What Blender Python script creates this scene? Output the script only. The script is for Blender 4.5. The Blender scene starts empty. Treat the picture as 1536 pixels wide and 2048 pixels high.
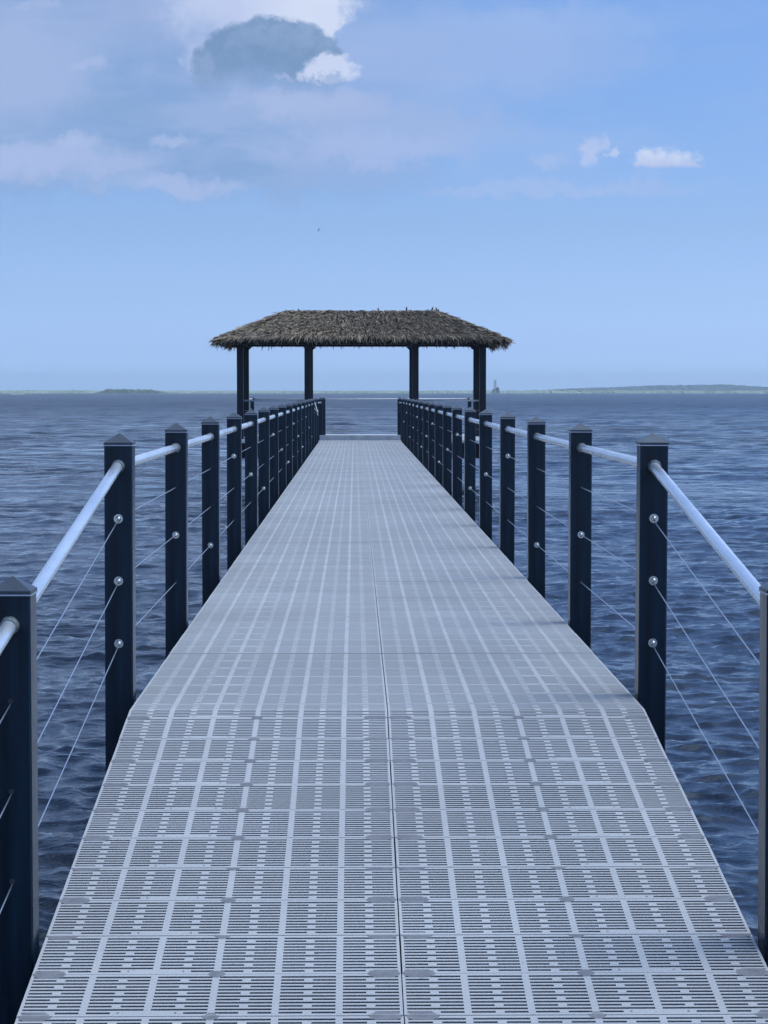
import bpy, math, random
import numpy as np
from mathutils import Vector, Matrix

random.seed(7)
RNG = np.random.default_rng(11)
C = bpy.context.scene.collection
sc = bpy.context.scene
PI = math.pi

# ------------------------------------------------------------------ dimensions
H = 2.75                    # lens above the water
DZ = H - 1.38               # level deck
XL, XR = -0.975, 1.255      # deck edges
XC = (XL + XR) / 2
YH = 9.25                   # hinge between gangway and pier
YE = 60.0                   # end of the pier
SL = 0.1335                 # gangway slope
FPX = 4300.0

def ramp_z(y):
    return DZ - (YH - y) * SL

# ------------------------------------------------------------------ mesh helpers
class MB:
    def __init__(s):
        s.v, s.f, s.m = [], [], []
    def add(s, vs, fs, mi=0):
        o = len(s.v)
        s.v.extend([tuple(p) for p in vs])
        for f in fs:
            s.f.append(tuple(i + o for i in f)); s.m.append(mi)
    def box(s, x0, x1, y0, y1, z0, z1, mi=0, skip=()):
        vs = [(x0,y0,z0),(x1,y0,z0),(x1,y1,z0),(x0,y1,z0),(x0,y0,z1),(x1,y0,z1),(x1,y1,z1),(x0,y1,z1)]
        F = {'-z':(0,3,2,1),'+z':(4,5,6,7),'-y':(0,1,5,4),'+x':(1,2,6,5),'+y':(2,3,7,6),'-x':(3,0,4,7)}
        s.add(vs, [F[k] for k in F if k not in skip], mi)
    def cbox(s, x0, x1, y0, y1, z0, z1, c, mi=0):
        """box with chamfered vertical edges"""
        p = [(x0+c,y0),(x1-c,y0),(x1,y0+c),(x1,y1-c),(x1-c,y1),(x0+c,y1),(x0,y1-c),(x0,y0+c)]
        n = 8
        vs = [(a,b,z0) for a,b in p] + [(a,b,z1) for a,b in p]
        fs = [tuple(range(n-1,-1,-1)), tuple(range(n,2*n))]
        fs += [(i,(i+1)%n,(i+1)%n+n,i+n) for i in range(n)]
        s.add(vs, fs, mi)
    def tube(s, a, b, r0, r1=None, n=12, mi=0, caps=True):
        a, b = Vector(a), Vector(b)
        r1 = r0 if r1 is None else r1
        d = (b - a).normalized()
        u = d.orthogonal().normalized() if abs(d.z) > .9 else d.cross(Vector((0,0,1))).normalized()
        w = d.cross(u)
        vs = []
        for p, r in ((a, r0), (b, r1)):
            for i in range(n):
                t = 2*PI*i/n
                vs.append(p + (u*math.cos(t) + w*math.sin(t))*r)
        fs = [(i,(i+1)%n,(i+1)%n+n,i+n) for i in range(n)]
        if caps:
            fs += [tuple(range(n-1,-1,-1)), tuple(range(n,2*n))]
        s.add(vs, fs, mi)
    def dome(s, c, r, axis, n=14, k=5, mi=0, sq=1.0):
        c, d = Vector(c), Vector(axis).normalized()
        u = d.orthogonal().normalized(); w = d.cross(u)
        vs, fs = [], []
        for j in range(k):
            a = PI/2*j/k
            for i in range(n):
                t = 2*PI*i/n
                vs.append(c + (u*math.cos(t)+w*math.sin(t))*r*math.cos(a) + d*r*math.sin(a)*sq)
        vs.append(c + d*r*sq)
        for j in range(k-1):
            for i in range(n):
                fs.append((j*n+i, j*n+(i+1)%n, (j+1)*n+(i+1)%n, (j+1)*n+i))
        for i in range(n):
            fs.append(((k-1)*n+i, (k-1)*n+(i+1)%n, k*n))
        s.add(vs, fs, mi)
    def mesh(s, name, mats, smooth=False):
        me = bpy.data.meshes.new(name)
        me.from_pydata(s.v, [], s.f)
        for m in (mats if isinstance(mats, (list, tuple)) else [mats]):
            me.materials.append(m)
        me.polygons.foreach_set('material_index', s.m)
        me.polygons.foreach_set('use_smooth', [smooth]*len(s.f))
        me.update()
        return me
    def build(s, name, mats, parent=None, smooth=False):
        return put(name, s.mesh(name, mats, smooth), parent)

def put(name, me, parent=None, loc=None):
    o = bpy.data.objects.new(name, me)
    C.objects.link(o)
    if parent is not None: o.parent = parent
    if loc is not None: o.location = loc
    return o

def smooth_angle(o, deg=40):
    me = o.data if hasattr(o, 'data') else o
    me.polygons.foreach_set('use_smooth', [True]*len(me.polygons))
    me.set_sharp_from_angle(angle=math.radians(deg))
    return o

def tag(o, label=None, cat=None, group=None, kind=None):
    if label: o['label'] = label
    if cat: o['category'] = cat
    if group: o['group'] = group
    if kind: o['kind'] = kind
    return o

def empty(name, label, cat, loc=(0,0,0), group=None):
    o = bpy.data.objects.new(name, None); C.objects.link(o)
    o.location = loc; o.empty_display_size = .2
    return tag(o, label, cat, group)

# ------------------------------------------------------------------ node helpers
class NT:
    def __init__(s, tree):
        s.t = tree; s.n = tree.nodes; s.l = tree.links
    def node(s, typ, **kw):
        nd = s.n.new(typ)
        for k, v in kw.items(): setattr(nd, k, v)
        return nd
    def link(s, a, b): s.l.new(a, b)
    def set(s, sock, v):
        if isinstance(v, bpy.types.NodeSocket): s.l.new(v, sock)
        else: sock.default_value = v
    def m(s, op, a, b=None, c=None, clamp=False):
        nd = s.node('ShaderNodeMath', operation=op, use_clamp=clamp)
        s.set(nd.inputs[0], a)
        if b is not None: s.set(nd.inputs[1], b)
        if c is not None: s.set(nd.inputs[2], c)
        return nd.outputs[0]
    def sstep(s, x, lo, hi):
        nd = s.node('ShaderNodeMapRange', interpolation_type='SMOOTHSTEP')
        s.set(nd.inputs['Value'], x); s.set(nd.inputs['From Min'], lo); s.set(nd.inputs['From Max'], hi)
        nd.inputs['To Min'].default_value = 0; nd.inputs['To Max'].default_value = 1
        return nd.outputs[0]
    def rng(s, x, a, b, c, d):
        nd = s.node('ShaderNodeMapRange')
        s.set(nd.inputs['Value'], x)
        for k, v in zip(('From Min','From Max','To Min','To Max'), (a,b,c,d)): nd.inputs[k].default_value = v
        return nd.outputs[0]
    def noise(s, vec, scale, detail=3, rough=.5, dist=0.0, col=False):
        nd = s.node('ShaderNodeTexNoise')
        if vec is not None: s.link(vec, nd.inputs['Vector'])
        nd.inputs['Scale'].default_value = scale; nd.inputs['Detail'].default_value = detail
        nd.inputs['Roughness'].default_value = rough; nd.inputs['Distortion'].default_value = dist
        return nd.outputs['Color' if col else 'Fac']
    def comb(s, x, y, z=0.0):
        nd = s.node('ShaderNodeCombineXYZ')
        s.set(nd.inputs[0], x); s.set(nd.inputs[1], y); s.set(nd.inputs[2], z)
        return nd.outputs[0]
    def mix(s, f, a, b):
        nd = s.node('ShaderNodeMix', data_type='RGBA')
        s.set(nd.inputs['Factor'], f)
        A = [i for i in nd.inputs if i.name == 'A' and i.type == 'RGBA'][0]
        B = [i for i in nd.inputs if i.name == 'B' and i.type == 'RGBA'][0]
        s.set(A, a if isinstance(a, bpy.types.NodeSocket) else (*a[:3], 1)); s.set(B, b if isinstance(b, bpy.types.NodeSocket) else (*b[:3], 1))
        return [o for o in nd.outputs if o.type == 'RGBA'][0]
    def mul(s, a, b):
        nd = s.node('ShaderNodeMix', data_type='RGBA', blend_type='MULTIPLY')
        nd.inputs['Factor'].default_value = 1
        A = [i for i in nd.inputs if i.name == 'A' and i.type == 'RGBA'][0]
        B = [i for i in nd.inputs if i.name == 'B' and i.type == 'RGBA'][0]
        s.set(A, a if isinstance(a, bpy.types.NodeSocket) else (*a[:3], 1)); s.set(B, b if isinstance(b, bpy.types.NodeSocket) else (*b[:3], 1))
        return [o for o in nd.outputs if o.type == 'RGBA'][0]
    def bump(s, h, strength, dist):
        nd = s.node('ShaderNodeBump')
        s.link(h, nd.inputs['Height']); nd.inputs['Strength'].default_value = strength; nd.inputs['Distance'].default_value = dist
        return nd.outputs[0]

def material(name, base, rough=.5, metal=0.0, spec=.5, fn=None):
    m = bpy.data.materials.new(name); m.use_nodes = True
    t = NT(m.node_tree); p = t.n['Principled BSDF']
    p.inputs['Base Color'].default_value = (*base, 1)
    p.inputs['Roughness'].default_value = rough
    p.inputs['Metallic'].default_value = metal
    p.inputs['Specular IOR Level'].default_value = spec
    if fn: fn(t, p)
    return m

def vary(base, amt=.25, scale=4.0, rough=.5, ramt=.15, metal=0., spec=.5, bump=0., bscale=60., stretch=(1,1,1), name='m', base2=None):
    def fn(t, p):
        tc = t.node('ShaderNodeTexCoord'); mp = t.node('ShaderNodeMapping')
        t.link(tc.outputs['Object'], mp.inputs['Vector']); mp.inputs['Scale'].default_value = stretch
        v = mp.outputs[0]
        n = t.noise(v, scale, 5, .6)
        n2 = t.sstep(n, .3, .7)
        lo = base2 if base2 else tuple(b*(1-amt) for b in base)
        hi = tuple(min(1, b*(1+amt)) for b in base)
        t.link(t.mix(n2, lo, hi), p.inputs['Base Color'])
        t.link(t.rng(n, .3, .7, rough-ramt, rough+ramt), p.inputs['Roughness'])
        if bump:
            t.link(t.bump(t.noise(v, bscale, 4, .6), .5, bump), p.inputs['Normal'])
    return material(name, base, rough, metal, spec, fn)

# ------------------------------------------------------------------ materials
# moulded plastic decking, slightly scuffed
def fn_deck(t, p):
    tc = t.node('ShaderNodeTexCoord'); v = tc.outputs['Object']
    big = t.noise(v, .7, 4, .6); mid = t.noise(v, 5, 5, .65); fine = t.noise(v, 260, 2, .5)
    c = t.mix(t.sstep(big, .3, .72), DECK_LO, DECK_HI)
    c = t.mix(t.m('MULTIPLY', t.sstep(mid, .52, .8), .35), c, DECK_DIRT)
    sp = t.noise(v, 42, 2, .5)
    c = t.mix(t.m('MULTIPLY', t.sstep(sp, .70, .76), .45), c, (.14, .13, .12))
    # every panel was moulded and weathered a little differently
    sx_ = t.node('ShaderNodeSeparateXYZ'); t.link(v, sx_.inputs[0])
    yf_ = t.m('FLOOR', t.m('DIVIDE', t.m('SUBTRACT', sx_.outputs[1], 9.42-30*.3048), .3048))
    yr_ = t.m('FLOOR', t.m('DIVIDE', t.m('SUBTRACT', sx_.outputs[1], 9.25-.122*.9912-30*.30212), .30212))
    onr = t.m('LESS_THAN', sx_.outputs[1], 9.25)
    row = t.m('ADD', t.m('MULTIPLY', yr_, onr), t.m('MULTIPLY', yf_, t.m('SUBTRACT', 1.0, onr)))
    wn = t.node('ShaderNodeTexWhiteNoise', noise_dimensions='2D')
    t.link(t.comb(row, t.m('GREATER_THAN', sx_.outputs[0], .14)), wn.inputs['Vector'])
    g_ = t.rng(wn.outputs['Value'], 0, 1, .955, 1.035)
    c = t.mul(c, t.comb(g_, g_, t.m('MULTIPLY', g_, t.rng(wn.outputs['Value'], 0, 1, .985, 1.0))))
    st = t.noise(v, 17, 3, .55)
    c = t.mix(t.m('MULTIPLY', t.sstep(st, .745, .775), .55), c, (.72, .72, .70))
    t.link(c, p.inputs['Base Color'])
    t.link(t.rng(mid, .3, .7, .42, .62), p.inputs['Roughness'])
    t.link(t.bump(fine, .35, .0012), p.inputs['Normal'])
DECK_LO, DECK_HI, DECK_DIRT = (.455,.435,.415), (.53,.508,.482), (.36,.34,.32)
M_DECK = material('deck_plastic', (.55,.54,.53), .5, fn=fn_deck)
M_CLIP = vary((.22,.21,.21), .12, 30, .6, .1, name='clip_plastic')
M_POST = vary((.004,.014,.027), .55, 14, .24, .05, spec=.3, bump=.00015, bscale=240, stretch=(1,1,.06), name='black_powder_coat')  # vertical sheen streaks are put into the coat colour
M_CAP = vary((.055,.064,.08), .2, 14, .34, .08, metal=.3, name='cap_metal')
M_RIM = material('cap_rim', (.5,.5,.52), .3, .7)
M_RAIL = vary((.86,.88,.90), .10, 9, .28, .05, metal=.75, bump=.00012, bscale=90, stretch=(1,.15,1), name='galvanised_tube', base2=(.80,.82,.85))
M_COLLAR = vary((.26,.29,.29), .3, 60, .55, .15, metal=.7, bump=.002, bscale=150, name='welded_collar', base2=(.10,.12,.125))
M_STEEL = material('stainless', (.62,.60,.55), .13, 1.0)
M_CABLE = material('wire_rope', (.62,.64,.68), .38, 1.0)
M_HOLE = material('grommet', (.03,.03,.035), .5)
M_BEAM = vary((.035,.04,.05), .3, 3, .6, .1, name='beam_steel')
M_RAIL2 = vary((.55,.57,.60), .1, 6, .5, .08, metal=.2, name='platform_rail_paint')
M_PILE = vary((.13,.11,.10), .35, 3, .8, .1, stretch=(1,1,.3), name='pile_wood')
M_KERB = vary((.60,.58,.565), .15, 4, .55, .1, bump=.001, bscale=80, name='kerb_plastic')
M_COL = vary((.010,.012,.020), .35, 4, .45, .1, spec=.3, stretch=(1,1,.3), name='dark_column')
M_CORD = vary((.72,.72,.70), .15, 40, .8, .1, name='white_cord')
M_BIRD = material('bird_feather', (.02,.02,.025), .8)

def fn_thatch(t, p):
    g = t.node('ShaderNodeNewGeometry'); r = g.outputs['Random Per Island']
    tc = t.node('ShaderNodeTexCoord'); v = tc.outputs['Object']
    n = t.noise(v, 1.1, 4, .6)
    cr = t.node('ShaderNodeValToRGB'); e = cr.color_ramp.elements
    e[0].position = 0; e[0].color = (.065,.048,.034,1)
    e[1].position = 1; e[1].color = (.56,.44,.29,1)
    for pos, col in ((.35,(.17,.128,.088,1)), (.6,(.26,.20,.138,1)), (.85,(.37,.29,.195,1))):
        q = e.new(pos); q.color = col
    t.link(r, cr.inputs['Fac'])
    c = t.mix(t.m('MULTIPLY', t.sstep(n, .45, .7), .45), cr.outputs['Color'], (.185,.155,.13))
    t.link(c, p.inputs['Base Color'])
M_THATCH = material('palm_thatch', (.2,.17,.14), .85, spec=.2, fn=fn_thatch)
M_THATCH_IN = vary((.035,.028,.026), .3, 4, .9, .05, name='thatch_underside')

# ------------------------------------------------------------------ world
SUN_EL, SUN_AZ = math.radians(58), math.radians(80)      # azimuth from +Y towards +X
w = bpy.data.worlds.new('World'); sc.world = w; w.use_nodes = True
t = NT(w.node_tree); t.n.clear()
out = t.node('ShaderNodeOutputWorld'); bg = t.node('ShaderNodeBackground')
t.link(bg.outputs[0], out.inputs['Surface'])
WS = 0.10
bg.inputs['Strength'].default_value = WS
sky = t.node('ShaderNodeTexSky', sky_type='NISHITA')
sky.sun_disc = False; sky.sun_elevation = SUN_EL; sky.sun_rotation = SUN_AZ
sky.altitude = 0; sky.air_density = 1.0; sky.dust_density = 0.6; sky.ozone_density = 2.0
tc = t.node('ShaderNodeTexCoord')
sep = t.node('ShaderNodeSeparateXYZ'); t.link(tc.outputs['Generated'], sep.inputs[0])
# cool white balance of the clear air, by elevation
tr = t.node('ShaderNodeValToRGB'); el_ = tr.color_ramp.elements
TINTS = ((0.0,(1.05,1.66,3.5)), (.019,(.80,1.18,2.45)), (.042,(.74,1.01,1.86)), (.075,(.725,.915,1.46)), (.125,(.73,.93,1.40)), (.17,(.78,.98,1.40)), (.35,(.86,1.14,1.68)), (1.0,(.95,1.25,1.6)))
while len(el_) < len(TINTS): el_.new(.5)
for e_, (p_, c_) in zip(el_, TINTS): e_.position = p_
for e_, (p_, c_) in zip(el_, TINTS): e_.position = p_; e_.color = (*[q/3 for q in c_], 1)
t.link(sep.outputs[2], tr.inputs['Fac'])
skyc = t.mul(t.mul(sky.outputs[0], tr.outputs['Color']), (3.0, 3.0, 3.0))
U0 = t.m('MULTIPLY_ADD', t.m('ARCTAN2', sep.outputs[0], sep.outputs[1]), FPX, 710.0)
V0 = t.m('MULTIPLY_ADD', t.m('ARCSINE', sep.outputs[2]), -FPX, 781.0)
vec0 = t.comb(t.m('DIVIDE', U0, 100.0), t.m('DIVIDE', V0, 100.0))
# crumbly warp of the cloud outlines
nA = t.node('ShaderNodeSeparateXYZ'); t.link(t.noise(vec0, .9, 6, .62, col=True), nA.inputs[0])
nB = t.node('ShaderNodeSeparateXYZ'); t.link(t.noise(vec0, 4.5, 5, .6, col=True), nB.inputs[0])
def warp(base, a, b, k):
    x = t.m('MULTIPLY_ADD', t.m('SUBTRACT', nA.outputs[k], .5), a, base)
    return t.m('MULTIPLY_ADD', t.m('SUBTRACT', nB.outputs[k], .5), b, x)
U, V = warp(U0, 300, 70, 0), warp(V0, 120, 40, 1)
Us, Vs = warp(U0, 90, 62, 0), warp(V0, 66, 50, 1)
def ell(cx, cy, rx, ry, u=None, v=None):
    """1 at the centre, 0 on the ellipse, negative outside"""
    a = t.m('DIVIDE', t.m('SUBTRACT', u or U, cx), rx); b = t.m('DIVIDE', t.m('SUBTRACT', v or V, cy), ry)
    return t.m('SUBTRACT', 1.0, t.m('SQRT', t.m('ADD', t.m('MULTIPLY', a, a), t.m('MULTIPLY', b, b))))
def lay(col, mask, rgb, amt=1.0):
    if amt != 1.0: mask = t.m('MULTIPLY', mask, amt)
    return t.mix(mask, col, tuple(x/WS for x in rgb))
WHITE, VEIL, DARK, MID = (.67,.745,.93), (.375,.49,.775), (.185,.31,.53), (.245,.39,.67)
c = skyc
# thin layered cloud, denser towards the left
lw = t.comb(t.m('DIVIDE', U0, 520.0), t.m('DIVIDE', V0, 120.0))
fb = t.noise(lw, 1.6, 7, .6, .6)
left = t.m('MULTIPLY', t.m('SUBTRACT', 1.0, t.sstep(U, 420, 1050)), t.sstep(V0, -800, -120))
above = t.m('SUBTRACT', 1.0, t.sstep(V, 345, 425))
inv = lambda x: t.m('SUBTRACT', 1.0, x)
c = lay(c, t.m('MULTIPLY', above, left), MID, .80)
veil = t.m('MULTIPLY', t.sstep(fb, .40, .66), t.m('MULTIPLY', above, t.m('MULTIPLY_ADD', left, .62, .20)))
c = lay(c, veil, VEIL, .70)
for cx, cy, rx, ry, amt, col in (
        (40, 150, 280, 170, .80, VEIL), (330, 40, 260, 110, .55, (.38,.48,.76)), (80, 40, 60, 22, .4, (.46,.55,.82)),
        (620, 226, 220, 50, .95, (.40,.51,.79)), (790, 262, 330, 80, .7, VEIL), (720, 308, 260, 44, .75, (.40,.51,.81)),
        (250, 232, 160, 36, .55, (.255,.40,.67)), (900, 120, 520, 130, .6, (.375,.50,.81)), (1000, 300, 420, 50, .35, (.36,.51,.84)), (1150, 60, 330, 40, .25, (.38,.53,.88)),
        (95, 335, 300, 50, .85, (.415,.525,.815)), (345, 378, 220, 26, .75, (.42,.53,.82)), (1120, 382, 400, 20, .50, (.42,.54,.85))):
    c = lay(c, t.sstep(ell(cx, cy, rx, ry), .0, .72), col, amt)
for cx, cy, rx, ry, amt in ((170, 297, 70, 20, .5), (348, 288, 62, 20, .5), (185, 148, 60, 18, .35)):
    c = lay(c, t.sstep(ell(cx, cy, rx, ry, Us, Vs), .0, .7), (.48,.57,.84), amt)
# big cumulus, its shaded core and the bright tuft
c = lay(c, t.sstep(ell(540, -40, 250, 150), -.02, .6), (.45,.55,.83), .8)
c = lay(c, t.sstep(ell(592, 22, 124, 122, Us, Vs), .0, .36), WHITE, .95)
c = lay(c, t.sstep(ell(455, 25, 190, 90, U, V), .0, .8), (.54,.63,.88), .8)
c = lay(c, t.sstep(ell(402, 122, 40, 44, Us, Vs), .0, .8), (.50,.59,.85), .55)
c = lay(c, t.sstep(ell(655, 60, 40, 54, Us, Vs), .0, .5), (.64,.72,.92), .9)
Ud, Vd = warp(U0, 70, 26, 0), warp(V0, 56, 20, 1)
ed = ell(540, 152, 158, 108, Ud, Vd)
dk = t.m('MULTIPLY', t.sstep(ed, .0, .11), inv(t.sstep(V, 118, 222)))
shade = t.noise(vec0, 1.7, 6, .62)
dcol = t.mix(t.m('MULTIPLY', t.sstep(shade, .42, .66), t.rng(ed, 0, .7, .75, .2)), tuple(x/WS for x in DARK), tuple(x/WS for x in (.285,.41,.66)))
c = t.mix(t.m('MULTIPLY', dk, .96), c, dcol)
c = lay(c, t.sstep(ell(662, 153, 66, 32, Us, Vs), .0, .42), (.62,.70,.92), .92)
c = lay(c, t.m('MULTIPLY', t.sstep(ell(668, 172, 34, 16, Us, Vs), .0, .6), .7), (.30,.43,.69))
c = lay(c, t.sstep(ell(575, 168, 34, 12, Us, Vs), .0, .7), (.40,.50,.76), .6)
# two small fair-weather cumuli with flat bases
flat = t.m('SUBTRACT', 1.0, t.sstep(t.m('ADD', V0, t.m('MULTIPLY', nA.outputs[2], 10)), 342, 354))
cm = t.m('MAXIMUM', ell(1325, 345, 76, 40, Us, Vs), ell(1285, 340, 36, 28, Us, Vs))
cm = t.m('MAXIMUM', cm, ell(1368, 342, 34, 36, Us, Vs))
ccol = t.mix(t.sstep(t.m('ADD', V0, t.m('MULTIPLY', nB.outputs[0], 40)), 335, 362), tuple(x/WS for x in (.64,.715,.93)), tuple(x/WS for x in (.50,.59,.86)))
c = t.mix(t.m('MULTIPLY', t.m('MULTIPLY', t.sstep(cm, .0, .62), flat), .9), c, ccol)
c = lay(c, t.sstep(ell(1180, 312, 30, 42, Us, Vs), .05, .7), (.50,.60,.88), .75)
c = lay(c, t.sstep(ell(1224, 323, 20, 13, Us, Vs), .05, .6), (.52,.62,.88), .8)
c = lay(c, t.sstep(ell(1090, 332, 60, 26, Us, Vs), .05, .8), (.44,.55,.83), .5)
# broken cloud over the rest of the dome, and an unseen bright patch round the sun, added to light the deck
d3 = t.node('ShaderNodeVectorMath', operation='MULTIPLY'); t.link(tc.outputs['Generated'], d3.inputs[0]); d3.inputs[1].default_value = (3,3,5)
cn = t.noise(d3.outputs[0], 1.2, 6, .6)
hi = t.m('MULTIPLY', t.sstep(cn, .42, .68), t.sstep(sep.outputs[2], .2, .4))
c = lay(c, hi, (.40,.58,.98), .7)
dt = t.node('ShaderNodeVectorMath', operation='DOT_PRODUCT'); t.link(tc.outputs['Generated'], dt.inputs[0])
dt.inputs[1].default_value = (math.sin(SUN_AZ)*math.cos(SUN_EL), math.cos(SUN_AZ)*math.cos(SUN_EL), math.sin(SUN_EL))
glow = t.m('MULTIPLY', t.sstep(dt.outputs['Value'], .66, .96), t.rng(cn, .3, .7, .7, 1.0))
c = lay(c, glow, (1.9,2.5,3.3), 1.0)
t.link(c, bg.inputs['Color'])

sl = bpy.data.lights.new('sun', 'SUN'); sl.energy = 1.1; sl.angle = math.radians(22); sl.color = (1,.95,.88)
so = bpy.data.objects.new('sun', sl); C.objects.link(so)
sd = Vector((math.sin(SUN_AZ)*math.cos(SUN_EL), math.cos(SUN_AZ)*math.cos(SUN_EL), math.sin(SUN_EL)))
so.rotation_euler = (-sd).to_track_quat('-Z', 'Y').to_euler(); so.location = (20, 0, 20)

# ------------------------------------------------------------------ water
def build_water():
    r0, r1 = 8.0, 650.0
    rows = [r0]
    while rows[-1] < r1: rows.append(rows[-1]*(1 + .0019 + .0013*min(1, max(0, (rows[-1]-40)/120))))
    while rows[-1] < 30000: rows.append(rows[-1]*1.04)
    rows = np.array([.5, 2.5, 4.5, 6.3, 7.3] + rows)
    du = .0021
    us = list(np.arange(0, .30, du)); st = du
    while us[-1] < 40: st *= 1.09; us.append(us[-1]+st)
    us = np.array(us); us = np.concatenate([-us[:0:-1], us]) + .012
    R, Uu = np.meshgrid(rows, us, indexing='ij')
    X, Y = R*Uu, R - 8.0
    spac = np.maximum(np.gradient(rows)[:,None]*np.ones_like(Uu), R*np.gradient(us)[None,:])
    N = 190
    lam = np.exp(np.linspace(math.log(.12), math.log(13), N))
    k = 2*PI/lam
    srms = .31
    s = srms*np.sqrt(2.0/N)*np.ones(N)
    s *= .52*np.where(lam > 3.5, np.exp(-((np.log(lam/3.5))/.75)**2), 1.0) + 1.30*np.exp(-((np.log(lam/.21))/.55)**2)
    s *= np.where(lam < .16, .85, 1.0)
    a = s/k
    th = -PI/2 - .30 + RNG.normal(0, 1, N)*np.interp(np.log(lam), [math.log(.16), math.log(7)], [.85, .45])
    ph = RNG.uniform(0, 2*PI, N)
    Z = np.zeros_like(X); DX = np.zeros_like(X); DY = np.zeros_like(X)
    # gust patches
    gp = np.zeros_like(X)
    for i in range(9):
        L = RNG.uniform(9, 60); an = RNG.uniform(1.0, 2.1)
        gp += np.sin(2*PI/L*(X*math.cos(an)*.5+Y*math.sin(an)) + RNG.uniform(0, 6.3))
    gp = 1.0 + .14*gp
    gp = np.clip(gp, .5, 1.6)
    lee = np.clip((Y - 15)/110, 0, 1)**.7*.70 + .30      # the shore behind shelters the near water
    for i in range(N):
        fade = np.clip((lam[i]/spac - 1.7)/1.6, 0, 1)
        if fade.max() <= 0: continue
        cx, cy = math.cos(th[i]), math.sin(th[i])
        p = k[i]*(X*cx + Y*cy) + ph[i]
        A = a[i]*fade*(gp if lam[i] < 2.0 else 1.0)*(1.0 if lam[i] < .7 else lee**min(1.0, math.log(lam[i]/.7)))
        Z += A*np.cos(p)
        q = .8*A*np.sin(p)
        DX -= cx*q; DY -= cy*q
    X2, Y2 = X + DX, Y + DY
    nr, nc = X.shape
    co = np.stack([X2, Y2, Z], -1).reshape(-1, 3).astype(np.float32)
    ii = np.arange(nr*nc).reshape(nr, nc)
    q = np.stack([ii[:-1,:-1], ii[:-1,1:], ii[1:,1:], ii[1:,:-1]], -1).reshape(-1, 4).astype(np.int32)
    me = bpy.data.meshes.new('water')
    me.vertices.add(len(co)); me.vertices.foreach_set('co', co.ravel())
    me.loops.add(q.size); me.loops.foreach_set('vertex_index', q.ravel())
    me.polygons.add(len(q)); me.polygons.foreach_set('loop_start', np.arange(0, q.size, 4, dtype=np.int32))
    me.polygons.foreach_set('loop_total', np.full(len(q), 4, dtype=np.int32))
    me.polygons.foreach_set('use_smooth', np.ones(len(q), dtype=bool))
    me.update(calc_edges=True); me.validate()
    return me

def fn_water(t, p):
    tc = t.node('ShaderNodeTexCoord'); v = tc.outputs['Object']
    mp = t.node('ShaderNodeMapping'); t.link(v, mp.inputs['Vector']); mp.inputs['Scale'].default_value = (.62, 1.15, 1)
    vv = mp.outputs[0]
    sil = t.noise(vv, .10, 4, .6)
    c = t.mix(t.sstep(sil, .35, .65), WATER_A, WATER_B)
    t.link(c, p.inputs['Base Color'])
    p.inputs['IOR'].default_value = 1.333
    n1 = t.noise(vv, 2.2, 6, .62, .4)
    n2 = t.noise(vv, 11, 4, .6, .3)
    n3 = t.noise(vv, .35, 4, .6)
    sp_ = t.node('ShaderNodeSeparateXYZ'); t.link(v, sp_.inputs[0])
    fetch = t.sstep(sp_.outputs[1], 20, 130)          # rougher water away from the lee of the shore
    h = t.m('ADD', t.m('MULTIPLY', n1, t.m('MULTIPLY_ADD', fetch, .085, .030)), t.m('MULTIPLY', n2, .007))
    h = t.m('ADD', h, t.m('MULTIPLY', n3, t.m('MULTIPLY_ADD', fetch, .32, .14)))
    gust = t.rng(t.noise(vv, .045, 5, .65, .5), .36, .64, .10, 2.1)
    h = t.m('MULTIPLY', h, gust)
    t.link(t.bump(h, 1.0, 1.0), p.inputs['Normal'])
    wind = t.noise(vv, .028, 4, .6)
    far_ = t.sstep(sp_.outputs[1], 40, 420)
    t.link(t.m('MULTIPLY_ADD', far_, .27, t.rng(wind, .3, .7, .02, .06)), p.inputs['Roughness'])
WATER_A, WATER_B = (.012,.015,.022), (.008,.016,.030)
M_WATER = material('bay_water', WATER_A, .06, fn=fn_water)
me = build_water(); me.materials.append(M_WATER)
tag(put('water', me), 'choppy dark blue bay water around the pier', None, kind='structure')

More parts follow.
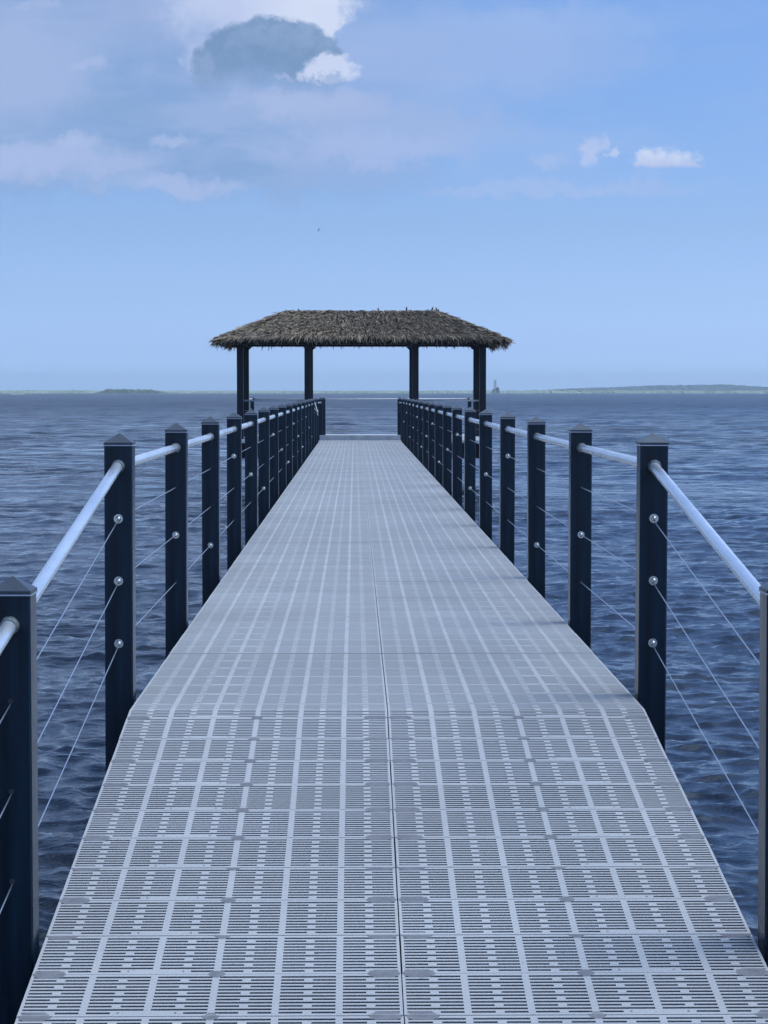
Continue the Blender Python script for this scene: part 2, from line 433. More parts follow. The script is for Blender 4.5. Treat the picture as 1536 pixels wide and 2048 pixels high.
# ------------------------------------------------------------------ grating decks
PITCH = .3048/13
PW = (XR - XL)/2 - .002            # panel length
CELL = PW/12
SB = .021                          # solid rib width
SLOT = .0126
DRAFT = .0042
def panel(mb, x0, y1, n0=0, n1=12, T=.030, tf=None, mirror=False, yend=None, covers=True):
    """one moulded panel, far edge at y1, slot rows n0..n1 counted from the far edge; tf maps (x, y, z)"""
    tmp = MB()
    gap = .0022
    ytop = y1 - gap
    x1 = x0 + PW
    skipcells = (3, 4) if not mirror else (7, 8)     # the widened web beside the seam
    bars = []                                        # (y0, y1)
    slots = []
    for i in range(n0, n1):
        yc = y1 - PITCH*(i+1)
        slots.append((yc - SLOT/2, yc + SLOT/2, i))
    edges = [ytop if n0 == 0 else y1 - PITCH*(n0+.5)]
    for a, b, i in slots: edges += [b, a]
    edges.append(y1 - 13*PITCH + gap if n1 == 12 else y1 - PITCH*(n1+.5))
    if yend is not None: edges[-1] = yend
    if n0 == 7: edges = edges[2:]
    for j in range(0, len(edges), 2):
        a_, b_ = edges[j+1], edges[j]
        ch = .0007
        prof = ((ch, 0), (0, -.0014), (DRAFT, -.0070), (DRAFT, -.0095))     # inset, depth
        vv_ = []
        for ins, zz in prof:
            ia = min(ins, (b_-a_)*.4)
            vv_ += [(x0, a_+ia, zz), (x1, a_+ia, zz), (x1, b_-ia, zz), (x0, b_-ia, zz)]
        ff_ = [(0,1,2,3)]
        for k_ in range(3):
            for e_ in range(4):
                p_, q_ = k_*4+e_, k_*4+(e_+1)%4
                ff_.append((p_, p_+4, q_+4, q_))
        tmp.add(vv_, ff_)
    for a, b, i in slots:
        sol = [(x0, x0+.009), (x1-.009, x1)]
        for q in range(1, 12):
            xc = x0 + CELL*q
            if q % 2 == 0: sol.append((xc - SB/2, xc + SB/2))
            elif i % 2 == 1: sol.append((xc - SB*.62, xc + SB*.62))
        if i == 11:
            sol.append((x0 + CELL*skipcells[0] + SB*.3, x0 + CELL*skipcells[0] + CELL - SB/2 - .0005))
            sol.append((x0 + CELL*skipcells[1] + SB/2 + .0005, x0 + CELL*(skipcells[1]+1) - SB*.3))
        for p, q in sol:
            tmp.box(p, q, a, b, -T, 0, skip=('-z', '-y', '+y'))
    # ribbed fastener covers over the seam: both ends and the middle web
    if n0 == 0 and covers:
        for (a, b, hw) in ((x0+.003, x0+CELL*1.08, .028), (x1-CELL*1.08, x1-.003, .028), (x0+CELL*6-.025, x0+CELL*6+.025, .026)):
            m = 6
            for k in range(m):
                ya = y1 - hw + 2*hw*k/m; yb = ya + 2*hw/m - .0030
                e = .009*(abs(k-2.5) > 1)+.007*(abs(k-2.5) > 2)
                tmp.box(a+e, b-e, ya, yb, -.004, .0006, mi=1, skip=('-z',))
            tmp.box(a+.004, b-.004, y1-hw*.8, y1+hw*.8, -.006, .0002, mi=1, skip=('-z',))
    vs = tmp.v if tf is None else [tf(*p) for p in tmp.v]
    o = len(mb.v); mb.v.extend(vs)
    mb.f.extend([tuple(i+o for i in f) for f in tmp.f]); mb.m.extend(tmp.m)

# pier ----------------------------------------------------------------
pier = empty('pier', 'long pale grey grated pier deck leading out to the thatched shelter', 'pier', (XC, 35, DZ))
def at_root(o, root):
    o.matrix_parent_inverse = Matrix.Translation(root.location).inverted()
    return o
mb = MB()
y = YH + .17
ys = [y]
# partial row between hinge and first seam: rows nearest the seam
def flat_tf(x, y, z): return (x, y, DZ + z)
for x0, mir in ((XL, False), (XC + .002, True)):
    panel(mb, x0, YH + .17, 0, 6, tf=flat_tf, mirror=mir, yend=YH, covers=False)
yy = YH + .17
jit = random.Random(5)
while yy + .3048 < YE:
    yy += .3048
    dz = jit.uniform(-.0012, .0012)
    for x0, mir in ((XL, False), (XC + .002, True)):
        d2 = dz + jit.uniform(-.0006, .0006); dy = jit.uniform(-.001, .001)
        panel(mb, x0, yy, tf=lambda x, y, z, d=d2, e=dy: (x, y+e, DZ+z+d), mirror=mir, covers=False)
at_root(mb.build('deck_grating', [M_DECK, M_CLIP], pier), pier)
# structure beneath
mb = MB()
for x in (XL+.05, XC-.06, XR-.17):
    mb.box(x, x+.12, YH+.05, YE-.02, DZ-.33, DZ-.032)
at_root(mb.build('stringer', M_BEAM, pier), pier)
for yb in np.arange(13.4, YE, 6.14):
    mb = MB(); mb.box(XL-.02, XR+.02, yb-.1, yb+.1, DZ-.58, DZ-.334)
    at_root(mb.build('cross_beam', M_BEAM, pier), pier)
    for x in (XL+.35, XR-.35):
        mb = MB(); mb.tube((x, yb, -3), (x, yb, DZ-.585), .14, n=14)
        at_root(mb.build('pile', M_PILE, pier, smooth=True), pier)
mb = MB()
mb.cbox(XL-.01, XR+.01, YE, YE+.10, DZ-.30, DZ+.135, .01)
at_root(mb.build('end_kerb', M_KERB, pier), pier)

# gangway ---------------------------------------------------------------
gang = empty('gangway', 'sloping pale grey slotted gangway in the foreground rising to the level pier', 'gangway', (XC, 5.5, ramp_z(5.5)))
cs = 1/math.sqrt(1+SL*SL)
def ramp_tf(x, s, z):
    # s: distance along the slope, 0 at the hinge and negative towards the shore
    return (x, YH + s*cs - z*SL*cs, DZ + s*SL*cs + z*cs)
mb = MB()
for x0, mir in ((XL, False), (XC + .002, True)):
    panel(mb, x0, -.122 + .3048, 7, 12, tf=ramp_tf, mirror=mir)
ss = -.122
while ss > -6.6:
    d2 = jit.uniform(-.0008, .0008)
    for x0, mir in ((XL, False), (XC + .002, True)):
        panel(mb, x0 + jit.uniform(-.001,.001), ss, tf=lambda x, s, z, d=d2: ramp_tf(x, s, z+d), mirror=mir)
    ss -= .3048
at_root(mb.build('slotted_grating', [M_DECK, M_CLIP], gang), gang)
mb = MB()
for x in (XL+.05, XC-.06, XR-.17):
    tmp = MB(); tmp.box(x, x+.12, -6.6, -.02, -.30, -.032)
    mb.add([ramp_tf(*p) for p in tmp.v], tmp.f)
for s in np.arange(-6.2, -.3, 1.5):
    tmp = MB(); tmp.box(XL+.175, XC-.065, s-.04, s+.04, -.2, -.032); tmp.box(XC+.065, XR-.175, s-.04, s+.04, -.2, -.032)
    mb.add([ramp_tf(*p) for p in tmp.v], tmp.f)
at_root(mb.build('under_frame', M_BEAM, gang), gang)

# ------------------------------------------------------------------ railings
PWD = .1255                       # post width
HP = .0628
def post_mesh(bottom, top):
    m = MB(); m.cbox(-HP, HP, -HP, HP, bottom, top, .006); return m.mesh('post', M_POST)
ME_POST = post_mesh(-.52, 1.140)
def cap_mesh():
    m = MB(); a = HP + .0022
    m.cbox(-a, a, -a, a, 1.1375, 1.1475, .004)
    z0_, z1_, a1 = 1.1330, 1.1372, a + .0012
    m.add([(-a1,-a1,z0_),(a1,-a1,z0_),(a1,a1,z0_),(-a1,a1,z0_),(-a,-a,z1_),(a,-a,z1_),(a,a,z1_),(-a,a,z1_)], [(0,1,5,4),(1,2,6,5),(2,3,7,6),(3,0,4,7),(3,2,1,0)], 2)
    b = a - .001
    m.add([(-b,-b,1.1478),(b,-b,1.1478),(b,b,1.1478),(-b,b,1.1478),(0,0,1.190)], [(0,1,4),(1,2,4),(2,3,4),(3,0,4),(3,2,1,0)])
    for sgn in (-1, 1):
        m.tube((0, sgn*a, 1.1425), (0, sgn*(a+.0008), 1.1425), .0036, n=10, mi=1)
    return m.mesh('post_cap', [M_CAP, M_HOLE, M_RIM])
ME_CAP = cap_mesh()
def fitting_mesh():
    m = MB()
    m.tube((0,0,0), (0,-.004,0), .0205, n=20)
    m.dome((0,-.004,0), .0130, (0,-1,0), 18, 6)
    m.tube((0,-.018,0), (0,-.078,0), .0062, .005, n=10)
    me = m.mesh('cable_fitting', M_STEEL, True); me.set_sharp_from_angle(angle=math.radians(50)); return me
ME_FIT = fitting_mesh()
def grommet_mesh():
    m = MB(); m.tube((0,0,0), (0,-.003,0), .0085, n=14); return m.mesh('grommet', M_HOLE)
ME_GROM = grommet_mesh()
def collar_mesh():
    m = MB(); n = 18
    m.tube((0,0,0), (0,.016,0), .0300, .0290, n=n); m.tube((0,.016,0), (0,.036,0), .0285, .0240, n=n)
    me = m.mesh('collar', M_COLLAR, True); me.set_sharp_from_angle(angle=math.radians(50)); return me
ME_COLLAR = collar_mesh()
CZ = (.808, .529, .248)
RZ = 1.042                        # handrail axis above the deck

def railing(x, xe, label, side):
    root = empty('cable_railing', label, 'railing', (x, YH, DZ), 'cable railings along the pier')
    def child(name, me, parent, loc):
        o = bpy.data.objects.new(name, me); C.objects.link(o); o.parent = parent; o.location = loc; return o
    posts = []                    # local coordinates: (x, y, z of the deck below it)
    for yw in (3.55, 6.64): posts.append((0, yw-YH, ramp_z(yw)-DZ - .033))
    for kk in range(17): posts.append((0, 9.66 + 3.068*kk - YH, 0))
    posts.append((xe - x, YE + .32 - YH, 0))
    first = 2
    rails, pj = [], random.Random(3 if x < 0 else 4)
    for i, (px, py, pz) in enumerate(posts):
        p = child('post', ME_POST, root, (px, py, pz))
        p.rotation_euler = (pj.uniform(-.003,.003), pj.uniform(-.004,.004), pj.uniform(-.01,.01))
        child('post_cap', ME_CAP, p, (0,0,0))
        k = i - first
        for lv in range(3):
            if k == 0 or (k > 0 and (k - 1) % 3 == (lv + 2) % 3 and k < 17):
                child('cable_fitting', ME_FIT, p, (0, -HP, CZ[lv]))
            else:
                child('grommet', ME_GROM, p, (0, -HP, CZ[lv]))
        for sgn in (-1, 1):
            if (sgn < 0 and i == 0) or (sgn > 0 and i == len(posts)-1): continue
            cl = child('collar', ME_COLLAR, p, (0, sgn*HP, RZ)); cl.rotation_euler = (0, 0, 0 if sgn > 0 else PI)
    # handrail pieces between posts
    for i in range(len(posts)-1):
        a, b = posts[i], posts[i+1]
        m = MB(); m.tube((a[0], a[1]+HP, a[2]+RZ), (b[0], b[1]-HP, b[2]+RZ), .0232, n=20, caps=False)
        m.build('handrail', M_RAIL, root, True)
    for lv in range(3):
        m = MB()
        for i in range(len(posts)-1):
            a, b = posts[i], posts[i+1]
            if i >= first + 14: continue
            m.tube((a[0], a[1], a[2]+CZ[lv]), (b[0], b[1], b[2]+CZ[lv]), .0023, n=6, caps=False)
        m.build('cable', M_CABLE, root, True)
    return root
railing(XL - .021 - HP, -.965, 'left black post cable railing of the pier, with a white cord tied near its end', -1)
railing(XR + .018 + HP, 1.252, 'right black post cable railing of the pier, without any cord tied to it', 1)

# white cord knotted round the far left handrail
def cord():
    y0, x0 = 55.6, XL - .021 - HP
    z = DZ + RZ
    m = MB()
    pts = []
    for i in range(15):
        a = 2*PI*i/14; pts.append((x0 + .036*math.cos(a), y0 + .004*math.sin(2*a), z + .036*math.sin(a)))
    pts2 = [(x0+.035, y0, z), (x0+.05, y0-.03, z-.08), (x0+.085, y0-.10, z-.17), (x0+.09, y0-.12, z-.20), (x0+.10, y0-.12, z-.31)]
    pts3 = [(x0+.02, y0-.9, z-.10), (x0+.05, y0-.45, z-.16), (x0+.088, y0-.12, z-.19)]
    for P, r in ((pts, .012), (pts2, .012), (pts3, .009)):
        for a, b in zip(P[:-1], P[1:]): m.tube(a, b, r, n=8)
    m.dome((x0+.09, y0-.12, z-.195), .026, (0,-1,0)); m.dome((x0+.09, y0-.12, z-.195), .026, (0,1,0))
    o = m.build('cord', M_CORD, None, True)
    tag(o, 'short white cord knotted around the left handrail near the shelter', 'cord')
cord()

# ------------------------------------------------------------------ thatched pavilion
PXC = .19
Y1, Y2 = 62.0, 65.25
pav = empty('thatched_shelter', 'open shelter with a hipped palm thatch roof on dark columns at the pier end', 'shelter', (PXC, 64.5, DZ))
def pp(o): return at_root(o, pav)
ZE = DZ + 2.70            # eave plate
RIDGE_Z = DZ + 3.70
COLX = (-3.49, -1.55, 1.55, 3.49)
FZ = DZ - .012
mb = MB(); mb.box(PXC-3.62, PXC+3.62, YE+.105, 68.6, FZ-.075, FZ)
pp(mb.build('platform_floor', M_KERB, pav))
mb = MB()
mb.box(PXC-3.58, PXC+3.58, 61.8, 61.95, FZ-.56, FZ-.078); mb.box(PXC-3.58, PXC+3.58, 68.4, 68.55, FZ-.56, FZ-.078)
for sx in (-3.58, 3.44): mb.box(PXC+sx, PXC+sx+.14, 61.953, 68.397, FZ-.55, FZ-.079)
pp(mb.build('rim_beam', M_COL, pav))
for yb in (63.0, 67.2):
    for x in (-1.25, 1.15):
        mb = MB(); mb.tube((PXC+x, yb, -3), (PXC+x, yb, FZ-.08), .15, n=14); pp(mb.build('pile', M_PILE, pav, smooth=True))
for yb in (Y1, Y2):
    for x in COLX:
        mb = MB(); q = .092
        mb.cbox(PXC+x-q, PXC+x+q, yb-q, yb+q, FZ-.50, ZE, .006)
        for sg in (-1, 1):        # knee brackets under the plate
            x_ = PXC + x + sg*q
            mb.add([(x_, yb-.03, ZE-.10), (x_+sg*.10, yb-.03, ZE-.003), (x_, yb-.03, ZE-.003), (x_, yb+.03, ZE-.10), (x_+sg*.10, yb+.03, ZE-.003), (x_, yb+.03, ZE-.003)],
                   [(0,1,2),(5,4,3),(0,3,4,1),(1,4,5,2),(2,5,3,0)])
        pp(mb.build('column', M_COL, pav))
mb = MB()
for yb in (Y1, Y2): mb.box(PXC-3.62, PXC+3.62, yb-.07, yb+.07, ZE+.002, ZE+.16)
for x in COLX: mb.box(PXC+x-.06, PXC+x+.06, Y1+.073, Y2-.073, ZE+.004, ZE+.15)
pp(mb.build('roof_frame', M_COL, pav))

# roof surface: hipped, a little concave towards the eaves
YM = (Y1+Y2)/2
EX, EY = 4.02, 2.55       # half extents at the eave
RX = 2.16                 # half length of the ridge
EZ = DZ + 2.90
def roof_pt(face, u, v):
    """u along the eave in [-1,1], v from eave 0 to ridge 1"""
    z = EZ + (RIDGE_Z-EZ)*(v*.86 + .14*v*v + .03*math.sin(v*PI))
    if face in (0, 2):
        hx = EX + (RX-EX)*v
        x = u*hx; y = (-1 if face == 0 else 1)*EY*(1-v)
    else:
        y = u*EY*(1-v); x = (-1 if face == 3 else 1)*(EX + (RX-EX)*v)
    # corners sag and the ridge rounds off at its ends
    cu = abs(u)**6
    z -= .06*cu*(1-v)
    return Vector((PXC+x, YM+y, z))
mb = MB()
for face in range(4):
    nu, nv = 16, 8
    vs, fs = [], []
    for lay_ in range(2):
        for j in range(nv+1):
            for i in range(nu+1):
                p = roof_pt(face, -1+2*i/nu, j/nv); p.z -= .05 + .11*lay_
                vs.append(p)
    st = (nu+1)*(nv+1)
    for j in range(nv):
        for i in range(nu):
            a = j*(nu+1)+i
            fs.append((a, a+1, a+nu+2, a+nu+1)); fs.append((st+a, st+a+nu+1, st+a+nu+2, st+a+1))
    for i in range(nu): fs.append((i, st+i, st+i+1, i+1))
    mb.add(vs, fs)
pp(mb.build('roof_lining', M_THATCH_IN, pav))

rt = random.Random(21)
mb = MB()
def blade(base, d, nrm, L, wd, droop, lift, tw=0.0):
    """a folded palm leaflet: three stations along d, lying on a surface with normal nrm"""
    d = d.normalized(); side = d.cross(nrm).normalized()
    side = (side*math.cos(tw) + nrm*math.sin(tw)).normalized()
    vs = []
    for k, (s_, ww) in enumerate(((0, .75), (.5, 1.0), (.82, .8), (1.0, .12))):
        c_ = base + d*(L*s_) + nrm*(lift*s_*(1.0)) + Vector((0,0,-droop*s_*s_))
        hw = wd*ww/2
        up = nrm*(wd*.30*ww)
        vs += [c_ - side*hw, c_ + up, c_ + side*hw]
    fs = []
    for k in range(3):
        a = k*3
        fs += [(a, a+1, a+4, a+3), (a+1, a+2, a+5, a+4)]
    mb.add(vs, fs)
for face in range(4):
    length = 2*EX if face in (0, 2) else 2*EY
    dens = 1.0 if face != 2 else .7
    courses = 24
    for cidx in range(courses+1):
        v = cidx/courses
        ln = length*(1-v) + (2*RX if face in (0, 2) else .05)*v
        cnt = int(ln/.016*dens*(1.25 if cidx == 0 else 1))
        for q in range(max(cnt, 2)):
            u = rt.uniform(-1, 1); vv = min(1, max(0, v + rt.uniform(-.03, .03)))
            b = roof_pt(face, u, vv)
            e = .01
            du = roof_pt(face, min(1, u+e), vv) - roof_pt(face, max(-1, u-e), vv)
            dv = roof_pt(face, u, max(0, vv-e)) - roof_pt(face, u, min(1, vv+e))
            dv.normalize(); n_ = du.cross(dv).normalized()
            if n_.z < 0: n_ = -n_
            d = (dv + du.normalized()*rt.gauss(0, .20) if du.length > 1e-6 else dv)
            # leaflets near a hip splay outwards along it
            if face in (0, 2): d = d + Vector((1 if u > 0 else -1, 0, 0))*(.55*abs(u)**10)
            L = rt.uniform(.13, .28)
            if cidx == 0: L = rt.uniform(.16, .34)
            blade(b - dv*rt.uniform(.0, .08) + n_*rt.uniform(-.03, .03), d, n_, L, rt.uniform(.015, .032), rt.uniform(.0, .11) + (.06 if cidx < 2 else 0), rt.uniform(.02, .10), rt.uniform(-.8, .8))
    # eave fringe: hanging strands
    for q in range(int(length/.020)):
        u = rt.uniform(-1, 1)
        b = roof_pt(face, u, rt.uniform(-.01, .05)); b.z -= rt.uniform(.02, .10)
        dv = roof_pt(face, u, 0) - roof_pt(face, u, .05); dv.normalize()
        d = Vector((0,0,-1)) + dv*rt.uniform(.1, .7) + Vector((rt.gauss(0,.2), rt.gauss(0,.1), 0))
        nrm = Vector((dv.x, dv.y, .1)).normalized()
        blade(b, d, nrm, rt.uniform(.08, .19)*(1 if rt.random() < .85 else 1.35), rt.uniform(.012, .030), .0, rt.uniform(-.02, .03), rt.uniform(-.7, .7))
# hip and ridge rolls of loose fronds
for sx in (-1, 1):
    for sy in (-1, 1):
        a = roof_pt(0 if sy < 0 else 2, sx, 0); b = roof_pt(0 if sy < 0 else 2, sx, 1)
        ax = (a-b).normalized()
        for q in range(230):
            s_ = rt.random()
            p = b + (a-b)*s_; p.z = roof_pt(0 if sy < 0 else 2, sx, 1-s_).z
            n_ = Vector((sx*.35, sy*.35, 1)).normalized()
            d = ax + Vector((rt.gauss(0,.25), rt.gauss(0,.25), rt.uniform(-.05,.22 if rt.random()<.25 else .06)))
            blade(p + n_*rt.uniform(0,.05) + ax.cross(n_)*rt.gauss(0,.06), d, n_, rt.uniform(.22,.5), rt.uniform(.03,.055), rt.uniform(0,.12), rt.uniform(.0,.06), rt.uniform(-.6,.6))
        for q in range(130):      # the shaggy bundle at each corner
            p = a + (b-a)*rt.uniform(0,.08) + Vector((rt.gauss(0,.07), rt.gauss(0,.07), rt.uniform(-.06,.02)))
            d = Vector((sx*rt.uniform(.2,1.1), sy*rt.uniform(.1,.8), rt.uniform(-1.3,.1)))
            blade(p, d, Vector((sx*.4,sy*.4,.8)).normalized(), rt.uniform(.14,.34), rt.uniform(.02,.04), .05, .02, rt.uniform(-1,1))
for q in range(420):
    x = rt.uniform(-RX-.05, RX+.05)
    p = Vector((PXC+x, YM+rt.gauss(0,.04), RIDGE_Z + rt.uniform(-.02,.035)))
    d = Vector((rt.gauss(0,.8), rt.choice((-1,1))*rt.uniform(.4,1), rt.uniform(-.25,.05)))
    blade(p, d, Vector((0,0,1)), rt.uniform(.15,.32), rt.uniform(.03,.055), rt.uniform(.02,.1), .02, rt.uniform(-.5,.5))
for x, lx, L in ((-1.95+.1, -.05, .10), (.50, -.03, .13), (1.33, .04, .16), (2.05, .45, .17), (2.22, -.12, .15), (2.25, .3, .10)):
    blade(Vector((PXC+x, YM, RIDGE_Z-.01)), Vector((lx, .02, 1)), Vector((0,-1,.1)).normalized(), L, .05, 0, .0, .3)
pp(mb.build('thatch', M_THATCH, pav))

# platform rails ----------------------------------------------------------
def rail_run(label, pts, post_at, z=1.10):
    root = empty('platform_railing', label, 'railing', (pts[0][0], pts[0][1], FZ), 'railings around the shelter platform')
    for (x, y) in post_at:
        o = put('post', ME_POST_S, root); o.location = (x-pts[0][0], y-pts[0][1], 0)
        c_ = put('post_cap', ME_CAP_S, o)
    m = MB()
    for a, b in zip(pts[:-1], pts[1:]): m.tube((a[0], a[1], FZ+z), (b[0], b[1], FZ+z), .024, n=12)
    at_root(m.build('handrail', M_RAIL2, root, True), root)
    m = MB()
    for zz in (.28, .55, .82):
        for a, b in zip(pts[:-1], pts[1:]): m.tube((a[0], a[1], FZ+zz), (b[0], b[1], FZ+zz), .003, n=5, caps=False)
    at_root(m.build('cable', M_CABLE, root, True), root)
m = MB(); m.cbox(-.06, .06, -.06, .06, -.3, 1.14, .005); ME_POST_S = m.mesh('post', M_POST)
m = MB(); m.cbox(-.063,.063,-.063,.063,1.142,1.155,.004); m.add([(-.06,-.06,1.156),(.06,-.06,1.156),(.06,.06,1.156),(-.06,.06,1.156),(0,0,1.19)], [(0,1,4),(1,2,4),(2,3,4),(3,0,4)]); ME_CAP_S = m.mesh('post_cap', M_CAP)
yf = Y1 - .0
rail_run('low rail across the left front bay of the thatched shelter', [(PXC-3.39, yf), (PXC-1.645, yf), (-.905, 61.7)], [(-.905, 61.7)])
rail_run('low rail across the right front bay of the thatched shelter', [(1.30, 61.7), (PXC+1.645, yf), (PXC+3.39, yf)], [(1.30, 61.7)])
xb = 3.44
rail_run('rail along the back and sides of the shelter platform over open water', [(PXC-3.49, Y2+.1), (PXC-xb, 68.2), (PXC+xb, 68.2), (PXC+3.49, Y2+.1)], [(PXC-xb, 68.2), (PXC+xb, 68.2)], 1.125)

# ------------------------------------------------------------------ far shore
def land_mat(name, a, b, sc_):
    def fn(t, p):
        tc = t.node('ShaderNodeTexCoord')
        n = t.noise(tc.outputs['Object'], sc_, 5, .6)
        t.link(t.mix(t.sstep(n, .38, .62), a, b), p.inputs['Base Color'])
    return material(name, a, .9, spec=.1, fn=fn)
M_MARSH = land_mat('marsh_grass', (.22,.27,.17), (.33,.36,.26), .035)
M_WOOD = land_mat('far_wood', (.030,.046,.030), (.055,.075,.048), .12)
M_GROVE = land_mat('far_grove_leaf', (.085,.115,.07), (.13,.16,.10), .12)  # leaf colours lightened, so some of the haze is painted in
M_SAND = land_mat('sand', (.42,.39,.32), (.52,.48,.40), .1)
def ridge(name, mat, y, depth, x0, x1, hfun, step, seed, nprof=7):
    r = random.Random(seed)
    n = int((x1-x0)/step)+1
    vs, fs = [], []
    for i in range(n):
        x = x0 + (x1-x0)*i/(n-1)
        h = hfun(x, r)
        for k in range(nprof):
            f = k/(nprof-1)
            zz = math.sin(f*PI)**.6*h*(1+r.uniform(-.12,.12)) if 0 < k < nprof-1 else -.6
            vs.append((x + r.uniform(-.3,.3)*step, y + depth*f + r.uniform(-.1,.1)*depth*(0 < k < nprof-1), zz))
    for i in range(n-1):
        for k in range(nprof-1):
            a = i*nprof+k
            fs.append((a, a+nprof, a+nprof+1, a+1))
    m = MB(); m.add(vs, fs)
    return m.build(name, mat)
def px(x, y): return (x-710)*y/FPX
def noise1(seed):
    r = random.Random(seed); ph = [(r.uniform(.2,1)*2**k, r.uniform(0,6.3)) for k in range(6)]
    return lambda u: sum(math.sin(u*f*6.28+p)/f**.6 for f, p in ph)/3
nm, nw, nh = noise1(1), noise1(2), noise1(3)
o = ridge('far_marsh', M_MARSH, 2050, 160, px(-1400, 2050), px(3000, 2050), lambda x, r: max(.5, 2.5 + .55*nm(x/160) + r.uniform(-.25,.25)), 2.4, 5)
tag(o, 'low pale green marsh shore along the horizon', None, kind='structure')
def grove(x, r):
    u = (x/2000*FPX + 710)
    e = max(0, min(1, (u-186)/28, (338-u)/40))
    return e*(4.1 + .45*nw(x/45) + r.uniform(-.35,.35))
o = ridge('far_grove', M_GROVE, 2000, 30, px(184, 2000), px(340, 2000), grove, 1.3, 6)
tag(o, 'dark line of distant trees on the far left shore', None, kind='stuff')
def hill(x, r):
    u = x/4600*FPX + 710
    e = max(0, min(1, (u-1085)/330))
    e = e**.55
    tail = 1 - .45*max(0, min(1, (u-1490)/120))
    return max(.3, e*tail*15.2*(1 + .035*nh(x/70)) + r.uniform(-.5,.5))
o = ridge('wooded_hill', M_WOOD, 4600, 400, px(1085, 4600), px(2300, 4600), hill, 4.0, 7, 9)
tag(o, 'hazy blue wooded hill on the right of the horizon', None, kind='structure')
o = ridge('sandbar', M_SAND, 1500, 10, px(24, 1500), px(52, 1500), lambda x, r: .55, 1.0, 9, 5)
tag(o, 'tiny pale sandbar below the far left shore', None, kind='structure')

# distant tower on a platform
TY = 1950.0
def far_tower():
    x = px(990, TY)
    root = empty('offshore_tower', 'faint pale lattice tower on a dark piled platform near the far shore', 'tower', (x, TY, 0))
    s = TY/FPX
    m = MB(); hw0, hw1 = 2.3*s, 2.1*s; z0, z1 = 5*s, 28*s
    for sx in (-1,1):
        for sy in (-1,1): m.tube((sx*hw0, sy*hw0, z0), (sx*hw1, sy*hw1, z1), .15, n=6)
    nb = 10
    for k in range(nb):
        za, zb = z0+(z1-z0)*k/nb, z0+(z1-z0)*(k+1)/nb
        for sy in (-1,1):
            m.tube((-hw0, sy*hw0, za), (hw0, sy*hw0, zb), .10, n=5); m.tube((hw0, sy*hw0, za), (-hw0, sy*hw0, zb), .10, n=5)
            m.tube((-hw0, sy*hw0, za), (hw0, sy*hw0, za), .10, n=5)
        for sx in (-1,1):
            m.tube((sx*hw0, -hw0, za), (sx*hw0, hw0, zb), .10, n=5)
    m.build('lattice_mast', material('pale_mast', (.62,.66,.68), .6), root)
    dk = vary((.12,.14,.17), .3, .5, .7, .1, name='tower_base')
    m = MB()
    for sx in (-5.5*s, -2*s, 2*s, 5*s, 8*s):
        for sy in (-2, 2): m.tube((sx, sy, -3), (sx, sy, 2.2), .35, n=8)
    m.box(-6*s, 8.5*s, -2.8, 2.8, 2.2, 2.8)
    m.build('pile_platform', dk, root)
    m = MB(); m.box(-4.5*s, -.8*s, -2, 2, 2.82, 4.0)
    m.box(1.5*s, 8*s, -2, 2, 2.82, 4.9)
    m.add([(1.2*s,-2.2,4.91),(8.3*s,-2.2,4.91),(8.3*s,2.2,4.91),(1.2*s,2.2,4.91),(2.8*s,0,5.9),(6.6*s,0,5.9)], [(0,1,5,4),(1,2,5),(2,3,4,5),(3,0,4),(3,2,1,0)])
    m.build('equipment_hut', dk, root)
far_tower()

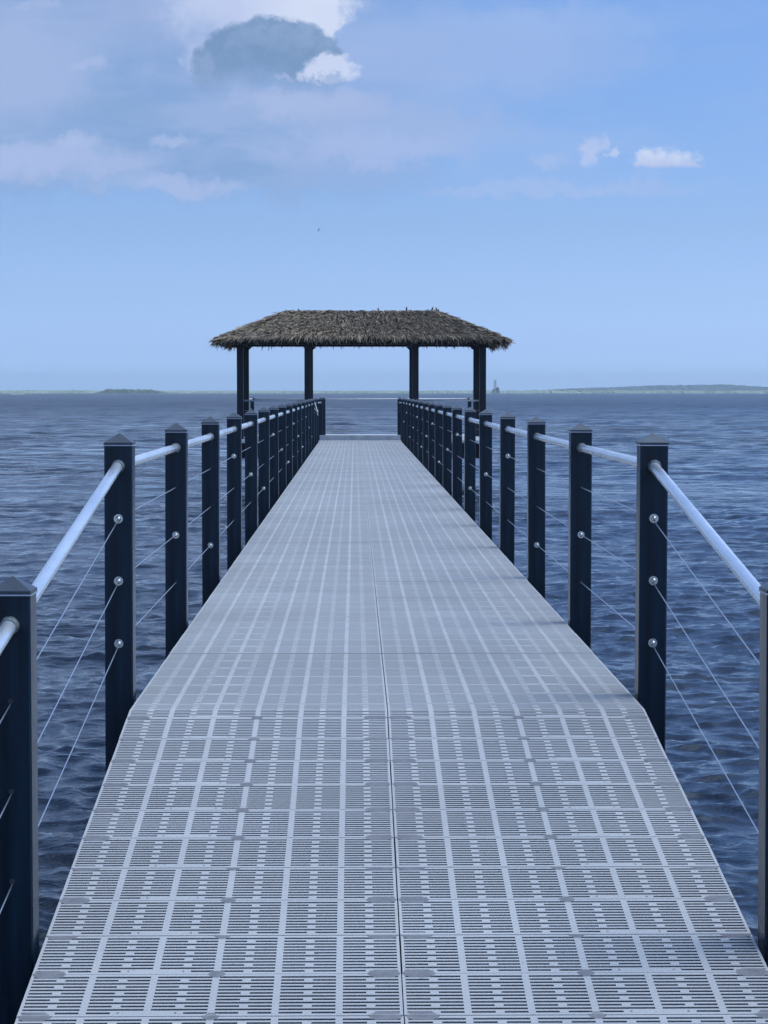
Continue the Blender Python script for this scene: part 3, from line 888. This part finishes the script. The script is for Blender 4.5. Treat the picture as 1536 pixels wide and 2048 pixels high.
# ------------------------------------------------------------------ birds
def bird(label, pxx, pyy, y, ang, span):
    m = MB()
    x, z = px(pxx, y), H - (pyy-781)*y/FPX
    # fusiform body along local y, two cambered wings along local x
    n = 8; st = [(-.5,.004),(-.38,.05),(-.15,.085),(.1,.08),(.3,.05),(.42,.045),(.52,.012)]
    vs, fs = [], []
    for yy_, r in st:
        for i in range(n): vs.append((r*math.cos(2*PI*i/n), yy_, r*.9*math.sin(2*PI*i/n)))
    for j in range(len(st)-1):
        for i in range(n): fs.append((j*n+i, j*n+(i+1)%n, (j+1)*n+(i+1)%n, (j+1)*n+i))
    m.add(vs, fs)
    for sg in (-1, 1):
        P = [(.05,.16,-.14,.05),(.35,.20,-.10,.15),(.65,.12,-.10,.14),(1.0,-.10,-.18,.02)]
        vs = []
        for X_, a, b, z_ in P: vs += [(sg*X_, a, z_), (sg*X_, b, z_-.01), (sg*X_, (a+b)/2, z_+.03)]
        fs = []
        for k in range(3):
            q = k*3; fs += [(q,q+3,q+5,q+2),(q+2,q+5,q+4,q+1),(q+1,q+4,q+3,q)]
        m.add(vs, fs)
    m.add([(-.03,-.46,0),(.03,-.46,0),(.10,-.72,0),(-.10,-.72,0),(0,-.5,.02)], [(0,1,2,3),(0,4,1),(1,4,2),(2,4,3),(3,4,0)])
    o = m.build('bird', M_BIRD, None, True)
    o.location = (x, y, z); o.scale = (span/2,)*3
    o.rotation_euler = (math.radians(20), math.radians(ang), math.radians(55))
    tag(o, label, 'bird', 'birds flying over the bay')
bird('tiny dark bird gliding in open sky above the thatched roof', 638.5, 462.5, 160, -48, .36)
bird('tiny dark bird gliding low at the far left edge of the sky', 20.5, 576.5, 200, 28, .34)

# ------------------------------------------------------------------ haze over the bay
HAZE = 2.0e-4
hm = bpy.data.materials.new('haze_air'); hm.use_nodes = True
t = NT(hm.node_tree); t.n.clear()
ho = t.node('ShaderNodeOutputMaterial'); hv = t.node('ShaderNodeVolumePrincipled')
hv.inputs['Color'].default_value = (.80,.93,1,1); hv.inputs['Density'].default_value = HAZE; hv.inputs['Anisotropy'].default_value = 0
t.link(hv.outputs[0], ho.inputs['Volume'])
m = MB(); m.box(-3500, 3500, -200, 5300, -4.5, 40)
o = m.build('haze', hm)
tag(o, 'thin pale haze lying over the bay', None, kind='stuff')

# ------------------------------------------------------------------ camera
cam = bpy.data.cameras.new('camera'); co = bpy.data.objects.new('camera', cam); C.objects.link(co)
cam.sensor_fit = 'VERTICAL'; cam.sensor_height = 36.0; cam.sensor_width = 27.0
cam.lens = 36.0*FPX/2048
pitch = math.atan((1024-781)/FPX); yaw = math.atan((768-710)/FPX)
co.location = (0, 0, H); co.rotation_euler = (PI/2 - pitch, 0, -yaw)
cam.clip_start = .05; cam.clip_end = 60000
sc.camera = co
vs_ = sc.view_settings
vs_.view_transform = 'Standard'; vs_.look = 'None'; vs_.exposure = 0; vs_.gamma = 1
sc.cycles.use_denoising = True
sc.cycles.max_bounces = 8
